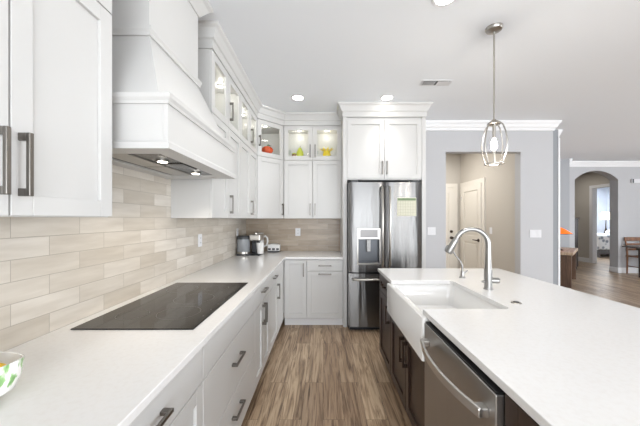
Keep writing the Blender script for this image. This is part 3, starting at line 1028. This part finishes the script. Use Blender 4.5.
ro, ri = 0.012, 0.05
bm_.loft([rect(SX0, SX1, Y0, Y1, Z0, ro), rect(SX0, SX1, Y0, Y1, Z1 - 0.012, ro), rect(SX0 + 0.004, SX1 - 0.004, Y0 + 0.004, Y1 - 0.004, Z1 - 0.003, ro),
          rect(SX0 + 0.012, SX1 - 0.012, Y0 + 0.012, Y1 - 0.012, Z1, ro),
          rect(SX0 + 0.038, SX1 - 0.03, Y0 + 0.045, Y1 - 0.05, Z1, ri), rect(SX0 + 0.048, SX1 - 0.035, Y0 + 0.052, Y1 - 0.057, Z1 - 0.010, ri),
          rect(SX0 + 0.055, SX1 - 0.04, Y0 + 0.058, Y1 - 0.064, Z0 + 0.06, ri), rect(SX0 + 0.085, SX1 - 0.07, Y0 + 0.09, Y1 - 0.09, Z0 + 0.032, ri)])
bm_.build('basin', M['ceramic'], t, smooth=True)
MB().cyl((0.80, 1.9, Z0 + 0.033), (0.80, 1.9, Z0 + 0.036), 0.045).build('drain', M['chrome'], t)

# dishwasher
DY0, DY1 = 0.873, 1.487
t = thing('dishwasher', 'stainless steel dishwasher in the island with a bowed bar handle', 'dishwasher', (0.531, (DY0 + DY1) / 2, 0), RI)
hw = (DY1 - DY0) / 2
MB().box(-hw, hw, 0.045, 0.60, 0.1, 0.868).build('tub', M['black'], t)
MB().box(-hw, hw, 0.08, 0.58, 0.0, 0.1).build('toe_kick', M['black'], t)
dd = MB().box(-hw, hw, 0.0, 0.045, 0.11, 0.862).build('door', M['steel_dw'], t, bevel=0.003)
MB().box(-hw + 0.004, hw - 0.004, 0.004, 0.044, 0.862, 0.870).build('control_strip', M['black'], dd, bevel=0.001)
bar = []
n = 14
for i in range(n + 1):
    u = -1 + 2 * i / n
    x = u * (hw - 0.035)
    bar.append((x, -0.072 + 0.040 * u * u))
hb = MB()
hb.loft([[(x, y, 0.765), (x, y + 0.012, 0.765), (x, y + 0.012, 0.80), (x, y, 0.80)] for x, y in bar])
for s in (-1, 1):
    x = s * (hw - 0.055)
    hb.box(x - 0.02, x + 0.02, -0.035, 0.001, 0.768, 0.797)
hb.build('handle', mat('polished_bar_steel', srgb(205, 203, 200), 0.3, 1.0), dd, bevel=0.004, seg=3)

# main faucet
t = thing('kitchen_faucet', 'large brushed steel gooseneck pull-down faucet on the island', 'faucet', (1.155, 1.985, CT))
MB().lathe([(0.03, 0), (0.03, 0.006), (0.026, 0.01), (0.0265, 0.11), (0.025, 0.14)], cap0=True, cap1=True).build('body', M['chrome'], t, smooth=True)
AR, AH = 0.108, 0.312
dirv = Vector((-0.985, 0.17, 0)).normalized()
pts = [Vector((0, 0, 0.12)), Vector((0, 0, 0.20)), Vector((0, 0, AH))]
for i in range(1, 15):
    a = PI * 0.87 * i / 14
    pts.append(dirv * (AR - AR * math.cos(a)) + Vector((0, 0, AH + AR * math.sin(a))))
rad = [0.024, 0.0185, 0.0165] + [0.016] * 14
MB().tube(pts, rad, 16).build('neck', M['chrome'], t, smooth=True)
tip = pts[-1]
dn = (pts[-1] - pts[-2]).normalized()
hd = MB().tube([tip, tip + dn * 0.012, tip + dn * 0.03, tip + dn * 0.11, tip + dn * 0.12], [0.0155, 0.019, 0.021, 0.028, 0.024], 18).build('spray_head', M['chrome'], t, smooth=True)
MB().cyl(tip + dn * 0.119, tip + dn * 0.122, 0.019).build('nozzle', M['charcoal'], hd)
MB().tube([(0.0, 0, 0.062), (0.06, -0.016, 0.064), (0.068, -0.018, 0.064)], [0.02, 0.02, 0.016], 16).tube([(0.045, -0.012, 0.066), (0.062, -0.02, 0.078)], [0.012, 0.010], 10).build('lever', M['chrome'], t, smooth=True)
MB().cyl((-0.02, 0, 0.055), (-0.045, -0.002, 0.055), 0.007).build('side_button', M['chrome'], t, smooth=True)

# small filtered-water faucet
t = thing('water_faucet', 'small chrome filtered-water faucet behind the large gooseneck faucet', 'faucet', (1.165, 2.375, CT))
MB().lathe([(0.026, 0), (0.026, 0.005), (0.014, 0.012), (0.013, 0.05), (0.009, 0.06)], cap0=True, cap1=True).build('body', M['chrome'], t, smooth=True)
pts = [(0, 0, 0.055), (0, 0, 0.085), (-0.005, 0, 0.115), (-0.025, 0, 0.150), (-0.055, 0, 0.185), (-0.075, 0, 0.215), (-0.083, 0, 0.245), (-0.1, 0, 0.268), (-0.125, 0, 0.268), (-0.14, 0, 0.245), (-0.142, 0, 0.225)]
MB().tube(pts, 0.0065, 10).build('spout', M['chrome'], t, smooth=True)
MB().tube([(0.005, 0, 0.035), (0.025, -0.005, 0.05), (0.042, -0.008, 0.062)], [0.009, 0.007, 0.006], 10).build('lever', M['chrome'], t, smooth=True)

# disposal air switch
t = thing('disposal_button', 'round steel push button set in the island beside the sink', 'button', (1.13, 1.66, CT))
MB().lathe([(0.027, 0), (0.027, 0.003), (0.022, 0.005)], cap0=True, cap1=True).build('ring', M['nickel'], t, smooth=True)
MB().lathe([(0.016, 0.005), (0.016, 0.008), (0.013, 0.009)], cap0=True, cap1=True).build('plunger', M['steel_dark'], t, smooth=True)

# ------------------------------------------------------------------ counter items
# fruit bowl: pointed oval
t = thing('fruit_bowl', 'white oval bowl painted with green leaves on the near counter', 'bowl', (-0.932, 0.735, CT), 0.0)


def leaf(a, b, z, n=40):
    out = []
    for k in range(n):
        th = 2 * PI * k / n
        c, s = math.cos(th), math.sin(th)
        out.append((a * c, b * math.copysign(abs(s) ** 1.25, s), z + 0.02 * (a / 0.16) * abs(c) ** 3))
    return out


outer = [leaf(0.06, 0.04, 0.0), leaf(0.07, 0.046, 0.005), leaf(0.118, 0.072, 0.03), leaf(0.134, 0.085, 0.066), leaf(0.138, 0.09, 0.106)]
inner = [leaf(0.132, 0.085, 0.106), leaf(0.124, 0.076, 0.068), leaf(0.102, 0.061, 0.036), leaf(0.06, 0.036, 0.012)]
MB().loft(outer, True, False).build('shell', M['bowl'], t, smooth=True)
MB().loft([outer[-1]] + inner, False, True).build('glazed_inside', M['ceramic'], t, smooth=True)
for (x, y, z, a), lab in zip(((-0.854, 0.73, 1.002, 0.25), (-0.955, 0.735, 0.968, 1.6), (-0.925, 0.738, 1.03, 0.3)),
                             ('yellow lemon at the right side of the fruit bowl', 'yellow lemon at the far left of the fruit bowl', 'yellow lemon lying on top of the two others')):
    l = thing('lemon', lab, 'lemon', (x, y, z), a, 'lemons in the bowl')
    MB().lathe([(0.002, -0.042), (0.007, -0.038), (0.018, -0.030), (0.028, -0.012), (0.030, 0.0), (0.028, 0.012), (0.018, 0.030), (0.007, 0.038), (0.002, 0.043)], cap0=True, cap1=True).build('skin', M['lemon'], l, smooth=True).rotation_euler = (PI / 2, 0, 0)
    MB().cyl((0, 0.041, 0), (0, 0.045, 0), 0.004, n=8).build('stem_end', M['brown'], l)

# coffee maker with reservoir
t = thing('coffee_maker', 'dark and silver single-serve coffee maker in the counter corner', 'coffee maker', (-1.0, 3.93, CT), 0.0)
MB().box(-0.16, 0.10, -0.13, 0.13, 0.0, 0.022).build('base', M['charcoal'], t, bevel=0.006)
rs = MB().lathe([(0.082, 0.024), (0.086, 0.03), (0.086, 0.215), (0.080, 0.222)], (-0.085, -0.05, 0), 32, True, True).build('water_tank', mat('tank_grey', srgb(150, 153, 157), 0.25), t, smooth=True)
MB().lathe([(0.089, 0.218), (0.089, 0.25), (0.082, 0.262), (0.01, 0.264)], (-0.085, -0.05, 0), 32, True, True).build('tank_lid', M['charcoal'], rs, smooth=True)
MB().lathe([(0.089, 0.022), (0.089, 0.05)], (-0.085, -0.05, 0), 32).build('tank_collar', M['nickel'], rs, smooth=True)
MB().box(0.0, 0.10, 0.04, 0.13, 0.022, 0.25).build('column', M['charcoal'], t, bevel=0.01)
hd = MB().box(0.005, 0.155, -0.11, 0.13, 0.195, 0.285).build('brew_head', M['nickel'], t, bevel=0.015, seg=3)
MB().box(0.03, 0.13, -0.09, 0.03, 0.172, 0.195).build('pod_holder', M['black'], hd, bevel=0.006)
MB().lathe([(0.03, 0.285), (0.03, 0.30), (0.022, 0.31)], (0.08, -0.03, 0), 20, True, True).build('top_knob', M['nickel'], hd, smooth=True)
MB().box(0.02, 0.15, -0.13, 0.04, 0.0, 0.02).build('drip_tray', M['black'], t, bevel=0.004)
# white jug under the brew head
t = thing('cup', 'tall white handleless cup standing under the coffee maker spout', 'cup', (-0.855, 3.87, CT + 0.0205))
MB().lathe([(0.038, 0), (0.042, 0.004), (0.052, 0.145), (0.048, 0.145), (0.038, 0.008), (0.002, 0.007)], n=28, cap0=True, cap1=True).build('cup', M['ceramic'], t, smooth=True)
t = thing('pitcher', 'white pitcher with a large handle behind the coffee maker', 'pitcher', (-0.935, 4.2, CT))
MB().lathe([(0.05, 0), (0.058, 0.006), (0.066, 0.09), (0.06, 0.17), (0.05, 0.22), (0.056, 0.285), (0.052, 0.285), (0.045, 0.22), (0.05, 0.05), (0.002, 0.012)], n=28, cap0=True, cap1=True).build('body', M['ceramic'], t, smooth=True)
MB().tube([(0.05, 0, 0.225), (0.085, 0, 0.24), (0.112, 0, 0.21), (0.118, 0, 0.16), (0.102, 0, 0.105), (0.062, 0, 0.085)], 0.013, 10).build('loop_handle', M['ceramic'], t, smooth=True)
# small canister
t = thing('pod_caddy', 'small white caddy with dark openings on the back counter', 'caddy', (-0.73, 4.25, CT))
MB().box(-0.085, 0.085, -0.06, 0.06, 0.0, 0.018).build('foot', M['charcoal'], t, bevel=0.004)
bd = MB().box(-0.09, 0.09, -0.065, 0.065, 0.018, 0.115).build('box', M['ceramic'], t, bevel=0.012, seg=3)
for x in (-0.06, 0.0, 0.06):
    MB().box(x - 0.02, x + 0.02, -0.0665, -0.064, 0.03, 0.062).build('opening', M['charcoal'], bd, bevel=0.001)
MB().lathe([(0.07, 0.115), (0.05, 0.124), (0.012, 0.128)], cap1=True).build('lid', M['ceramic'], t, smooth=True)

# ------------------------------------------------------------------ ornaments behind glass
zs = UZM + 0.0625
t = thing('pumpkin_ornament', 'orange ceramic pumpkin behind the diagonal glass door', 'ornament', (-0.775, 3.955, zs))
mb = MB()
rings = []
for i in range(11):
    a = PI * i / 10
    rings.append([((0.075 * max(math.sin(a), 0.06)) * (1 + 0.07 * math.cos(7 * th)) * math.cos(th), (0.075 * max(math.sin(a), 0.06)) * (1 + 0.07 * math.cos(7 * th)) * math.sin(th), 0.058 - 0.058 * math.cos(a)) for th in [2 * PI * k / 42 for k in range(42)]])
mb.loft(rings).build('body', M['orange'], t, smooth=True)
MB().tube([(0, 0, 0.113), (0.005, 0, 0.13), (0.016, 0, 0.14)], [0.011, 0.008, 0.006], 8).build('stem', M['green'], t, smooth=True)
MB().loft([[(0.0, 0.0, 0.118), (0.0, 0.004, 0.118)], [(0.03, -0.02, 0.126), (0.03, 0.02, 0.126)], [(0.06, -0.016, 0.118), (0.06, 0.016, 0.118)], [(0.08, -0.002, 0.10), (0.08, 0.002, 0.10)]], False, False, closed=False).build('leaf', M['green'], t)
t = thing('pear_ornament', 'yellow-green pear-shaped ornament behind the left glass door on back wall', 'ornament', (-0.335, 4.13, zs))
MB().lathe([(0.004, 0), (0.040, 0.004), (0.054, 0.04), (0.048, 0.08), (0.030, 0.11), (0.02, 0.135), (0.004, 0.144)], cap0=True, cap1=True).build('body', M['lime'], t, smooth=True)
MB().tube([(0, 0, 0.14), (0.006, 0, 0.168)], [0.004, 0.003], 8).build('stem', M['brown'], t, smooth=True)
t = thing('acorn_ornament', 'small brown rounded ornament left of the yellow-green pear', 'ornament', (-0.42, 4.13, zs))
MB().lathe([(0.004, 0), (0.028, 0.006), (0.034, 0.03), (0.026, 0.052), (0.004, 0.06)], cap0=True, cap1=True).build('body', M['brown'], t, smooth=True)
MB().lathe([(0.03, 0.042), (0.026, 0.056), (0.004, 0.066)], cap1=True).build('cap', M['lime'], t, smooth=True)
t = thing('goblet', 'small clear stemmed glass in the left end of the back cabinet', 'glass', (-0.49, 4.12, zs))
MB().lathe([(0.026, 0.0), (0.024, 0.003), (0.004, 0.006), (0.004, 0.04), (0.022, 0.055), (0.028, 0.08), (0.026, 0.105)], cap0=True).build('bowl', M['clear'], t, smooth=True)
t = thing('flower_ornament', 'yellow petalled ornament behind the right glass door on back wall', 'ornament', (0.055, 4.19, zs))
MB().lathe([(0.03, 0), (0.045, 0.008), (0.06, 0.05), (0.05, 0.085), (0.055, 0.1)], cap0=True, cap1=True).build('pot', M['yellow'], t, smooth=True)
for k in range(9):
    a = 2 * PI * k / 9
    c, s = math.cos(a), math.sin(a)
    MB().loft([[(0.03 * c - 0.008 * s, 0.03 * s + 0.008 * c, 0.085), (0.03 * c + 0.008 * s, 0.03 * s - 0.008 * c, 0.085), (0.03 * c, 0.03 * s, 0.093)],
               [(0.075 * c - 0.022 * s, 0.075 * s + 0.022 * c, 0.115), (0.075 * c + 0.022 * s, 0.075 * s - 0.022 * c, 0.115), (0.073 * c, 0.073 * s, 0.123)],
               [(0.105 * c - 0.004 * s, 0.105 * s + 0.004 * c, 0.135), (0.105 * c + 0.004 * s, 0.105 * s - 0.004 * c, 0.135), (0.103 * c, 0.103 * s, 0.139)]]).build('petal', M['yellow'], t)
t = thing('goblet', 'small clear stemmed glass left of the yellow petalled ornament', 'glass', (-0.09, 4.12, zs))
MB().lathe([(0.026, 0.0), (0.024, 0.003), (0.004, 0.006), (0.004, 0.035), (0.022, 0.05), (0.026, 0.07), (0.024, 0.09)], cap0=True).build('bowl', M['clear'], t, smooth=True)

# ------------------------------------------------------------------ ceiling fittings
RL = [(-0.31, 3.50, 'round recessed ceiling light in front of the glass corner cabinets'),
      (0.79, 3.50, 'round recessed ceiling light in front of the refrigerator cabinet'),
      (0.825, 1.915, 'round recessed ceiling light cut by the top edge above the aisle'),
      (-0.31, 1.60, 'round recessed ceiling light over the aisle beside the hood'),
      (0.55, -0.2, 'round recessed ceiling light over the aisle behind the viewer')]
for x, y, lab in RL:
    t = thing('recessed_light', lab, 'ceiling light', (x, y, CZ), 0, 'recessed ceiling lights')
    MB().lathe([(0.062, -0.001), (0.066, -0.005), (0.082, -0.006), (0.088, -0.001)], n=32).build('trim_ring', M['white_plastic'], t, smooth=True)
    MB().lathe([(0.064, -0.003), (0.04, -0.0045), (0.004, -0.005)], n=32, cap1=True).build('lens', M['lamp'], t, smooth=True)
    ld = bpy.data.lights.new('recessed_spot', 'SPOT')
    ld.energy = 14
    ld.spot_size = math.radians(92)
    ld.spot_blend = 1.0
    ld.shadow_soft_size = 0.07
    ld.color = (1, 0.98, 0.955)
    lo = bpy.data.objects.new('recessed_spot', ld)
    COL.objects.link(lo)
    lo.location = (x, y, CZ - 0.02)

t = thing('ceiling_vent', 'white slotted air vent in the ceiling beside the pendant', 'vent', (1.235, 3.11, CZ))
MB().box(-0.165, 0.165, -0.062, 0.062, -0.006, 0.0).build('frame', M['white_plastic'], t, bevel=0.002)
MB().box(-0.15, 0.15, -0.048, 0.048, -0.0068, -0.0058).build('backing', M['vent_dark'], t)
for side in (-1, 1):
    for i in range(7):
        x = side * (0.012 + i * 0.021)
        a = 0.019 * side
        o = MB().loft([[(x, -0.047, -0.0065), (x + 0.002, -0.047, -0.0065), (x + 0.002 + a, -0.047, -0.0155), (x + a, -0.047, -0.0155)],
                       [(x, 0.047, -0.0065), (x + 0.002, 0.047, -0.0065), (x + 0.002 + a, 0.047, -0.0155), (x + a, 0.047, -0.0155)]]).build('louver', M['white_plastic'], t)

# pendant
PX, PY = 1.337, 2.22
t = thing('pendant_light', 'brushed nickel cage pendant light hanging over the island', 'pendant light', (PX, PY, CZ))
MB().lathe([(0.004, -0.034), (0.03, -0.032), (0.055, -0.022), (0.062, -0.008), (0.062, -0.0005)], cap0=True, cap1=True).build('canopy', M['nickel'], t, smooth=True)
MB().cyl((0, 0, -0.03), (0, 0, -0.735), 0.0065, n=12).build('rod', M['nickel'], t, smooth=True)
MB().lathe([(0.008, -0.715), (0.020, -0.725), (0.046, -0.745), (0.05, -0.755), (0.046, -0.758)], cap0=True, cap1=True).build('cap', M['nickel'], t, smooth=True)
prof = [(0.046, -0.75), (0.07, -0.775), (0.092, -0.83), (0.104, -0.90), (0.102, -0.95), (0.088, -1.01), (0.066, -1.065)]
for k in range(4):
    a = PI / 4 * 0.55 + k * PI / 2
    c, s = math.cos(a), math.sin(a)
    MB().tube([(r * c, r * s, z) for r, z in prof], 0.0052, 8).build('cage_rib', M['nickel'], t, smooth=True)
MB().tube([(0.066 * math.cos(2 * PI * k / 28), 0.066 * math.sin(2 * PI * k / 28), -1.065) for k in range(29)], 0.0045, 8).build('cage_ring', M['nickel'], t, smooth=True)
MB().lathe([(0.012, -0.755), (0.012, -0.865)], cap0=True, cap1=True).build('socket', M['nickel'], t, smooth=True)
MB().lathe([(0.010, -0.865), (0.013, -0.875), (0.022, -0.905), (0.024, -0.925), (0.019, -0.948), (0.004, -0.96)], cap0=True, cap1=True).build('bulb', M['bulb'], t, smooth=True)
MB().cyl((0, 0, -0.962), (0, 0, -1.062), 0.009, n=12).box(-0.066, 0.066, -0.004, 0.004, -1.069, -1.061).build('lower_stem', M['nickel'], t)
ld = bpy.data.lights.new('pendant_glow', 'POINT')
ld.energy = 5
ld.shadow_soft_size = 0.035
ld.color = (1, 0.92, 0.8)
lo = bpy.data.objects.new('pendant_glow', ld)
COL.objects.link(lo)
lo.location = (PX, PY, CZ - 0.995)

# ------------------------------------------------------------------ living room and beyond
# console table at 45 degrees
t = thing('console_table', 'rustic wooden console table holding the amber lamp', 'table', (5.04, 5.72, 0), PI / 4)
TL, TW, TZ = 1.34, 0.42, 0.725
MB().box(0, TL, 0, TW, TZ - 0.06, TZ).build('tabletop', M['rustic_top'], t, bevel=0.006)
for x in (0.03, TL - 0.13):
    MB().box(x, x + 0.10, 0.03, TW - 0.03, 0, TZ - 0.06).build('leg', M['rustic'], t, bevel=0.004)
MB().box(0.13, TL - 0.13, TW / 2 - 0.03, TW / 2 + 0.03, 0.14, 0.22).build('stretcher', M['rustic'], t, bevel=0.004)
MB().box(0.03, TL - 0.03, 0.05, TW - 0.05, TZ - 0.13, TZ - 0.06).build('apron', M['rustic'], t, bevel=0.004)
# amber lamp
t = thing('table_lamp', 'lamp with an amber stained-glass shade on the console table', 'lamp', (5.17, 6.22, TZ))
MB().lathe([(0.075, 0), (0.07, 0.012), (0.03, 0.03), (0.018, 0.07), (0.024, 0.12), (0.012, 0.2), (0.010, 0.48)], cap0=True, cap1=True).build('stem', M['bronze'], t, smooth=True)
MB().lathe([(0.235, 0.36), (0.18, 0.405), (0.11, 0.455), (0.04, 0.495), (0.012, 0.505)], n=16, cap1=True).build('shade', M['amber'], t)
MB().lathe([(0.23, 0.352), (0.24, 0.354), (0.24, 0.366), (0.23, 0.364)], n=16).build('rim', M['bronze'], t)
# dark tall furnishing inside the arch
t = thing('tall_cabinet', 'dark tall narrow furnishing just inside the arched opening', 'cabinet', (7.075, 8.2, 0))
MB().box(-0.28, 0.12, -0.2, 0.2, 0.06, 1.40).build('carcass', M['dark_wood'], t, bevel=0.01)
MB().box(-0.30, 0.14, -0.22, 0.22, 1.40, 1.44).build('top', M['dark_wood'], t, bevel=0.01)
MB().box(-0.26, 0.10, -0.18, 0.18, 0, 0.06).build('plinth', M['black'], t)
# dining table and chair
t = thing('dining_table', 'narrow dark wooden table at the right edge in front of the chair', 'table', (7.25, 6.55, 0))
MB().box(0, 1.5, 0, 0.34, 0.725, 0.755).build('tabletop', M['dark_wood'], t, bevel=0.008)
MB().box(0.3, 1.4, 0.04, 0.30, 0.66, 0.725).build('apron', M['dark_wood'], t)
for x, y in ((0.36, 0.07), (1.36, 0.07), (0.36, 0.27), (1.36, 0.27)):
    MB().tube([(x, y, 0.66), (x, y, 0.4), (x, y, 0.0)], [0.03, 0.026, 0.02], 12).build('leg', M['dark_wood'], t, smooth=True)


def dining_chair(label, loc, rz):
    t = thing('dining_chair', label, 'chair', loc, rz)
    MB().box(-0.21, 0.21, -0.2, 0.22, 0.44, 0.47).build('seat', M['chair_wood'], t, bevel=0.008)
    for sx in (-1, 1):
        MB().tube([(sx * 0.18, -0.17, 0.44), (sx * 0.185, -0.18, 0)], [0.02, 0.015], 10).build('leg', M['chair_wood'], t, smooth=True)
        MB().tube([(sx * 0.19, 0.2, 0), (sx * 0.19, 0.19, 0.45), (sx * 0.19, 0.21, 0.7), (sx * 0.19, 0.25, 0.93)], [0.017, 0.022, 0.02, 0.016], 10).build('leg', M['chair_wood'], t, smooth=True)
        MB().cyl((sx * 0.183, -0.17, 0.2), (sx * 0.19, 0.195, 0.2), 0.011, n=8).build('stretcher', M['chair_wood'], t, smooth=True)
    for z in (0.6, 0.73):
        MB().box(-0.185, 0.185, 0.205, 0.222, z, z + 0.05).build('back_slat', M['chair_wood'], t, bevel=0.003)
    MB().box(-0.21, 0.21, 0.228, 0.252, 0.84, 0.935).build('top_rail', M['chair_wood'], t, bevel=0.006)
    return t


dining_chair('brown wooden slat-back chair between the narrow dark table and the wall', (8.02, 7.115, 0), 0.0)
# door chime on the arch wall
t = thing('door_chime', 'white rectangular door chime high on the wall right of the arch', 'chime', (8.22, 7.4, 2.39))
MB().box(-0.2, 0.2, -0.045, 0, -0.055, 0.055).build('cover', M['white_plastic'], t, bevel=0.006)
MB().box(-0.2, -0.17, -0.05, -0.045, -0.05, 0.05).build('end_strip', M['charcoal'], t)
# bed
t = thing('bed', 'bed under a grey floral quilt seen through the hall doorway', 'bed', (11.0, 11.1, 0))
MB().box(-0.95, 1.1, -0.75, 0.85, 0.12, 0.34).build('bed_frame', M['dark_wood'], t, bevel=0.01)
MB().box(-0.95, 1.08, -0.73, 0.83, 0.34, 0.72).build('mattress', M['pillow'], t, bevel=0.06, seg=3)
MB().box(-0.99, 0.6, -0.77, 0.87, 0.27, 0.82).build('quilt', M['quilt'], t, bevel=0.07, seg=3)
for y in (-0.35, 0.45):
    MB().ball((0.86, y, 0.86), 0.2, 0.34, 0.12).build('pillow', M['pillow'], t, smooth=True)
MB().box(1.1, 1.17, -0.8, 0.9, 0.0, 1.15).build('headboard', M['pillow'], t, bevel=0.02)
for x, y in ((-0.9, -0.7), (-0.9, 0.8), (1.05, -0.7), (1.05, 0.8)):
    MB().box(x - 0.03, x + 0.03, y - 0.03, y + 0.03, 0, 0.12).build('leg', M['dark_wood'], t)
t = thing('nightstand', 'white nightstand behind the bed holding the lit lamp', 'nightstand', (12.35, 12.4, 0))
MB().box(-0.25, 0.25, -0.2, 0.2, 0.08, 0.62).build('carcass', M['pillow'], t, bevel=0.01)
MB().box(-0.23, 0.23, -0.215, -0.2, 0.34, 0.58).build('drawer', M['pillow'], t, bevel=0.004)
for x in (-0.22, 0.22):
    for y in (-0.17, 0.17):
        MB().box(x - 0.02, x + 0.02, y - 0.02, y + 0.02, 0, 0.08).build('leg', M['dark_wood'], t)
t = thing('bedside_lamp', 'bedside lamp with a lit cream shade in the far bedroom', 'lamp', (12.35, 12.4, 0.62))
MB().lathe([(0.09, 0), (0.08, 0.02), (0.03, 0.05), (0.07, 0.18), (0.02, 0.4), (0.01, 0.85)], cap0=True, cap1=True).build('base', M['bronze'], t, smooth=True)
MB().lathe([(0.2, 0.76), (0.14, 1.08)], n=28).build('shade', M['shade'], t, smooth=True)
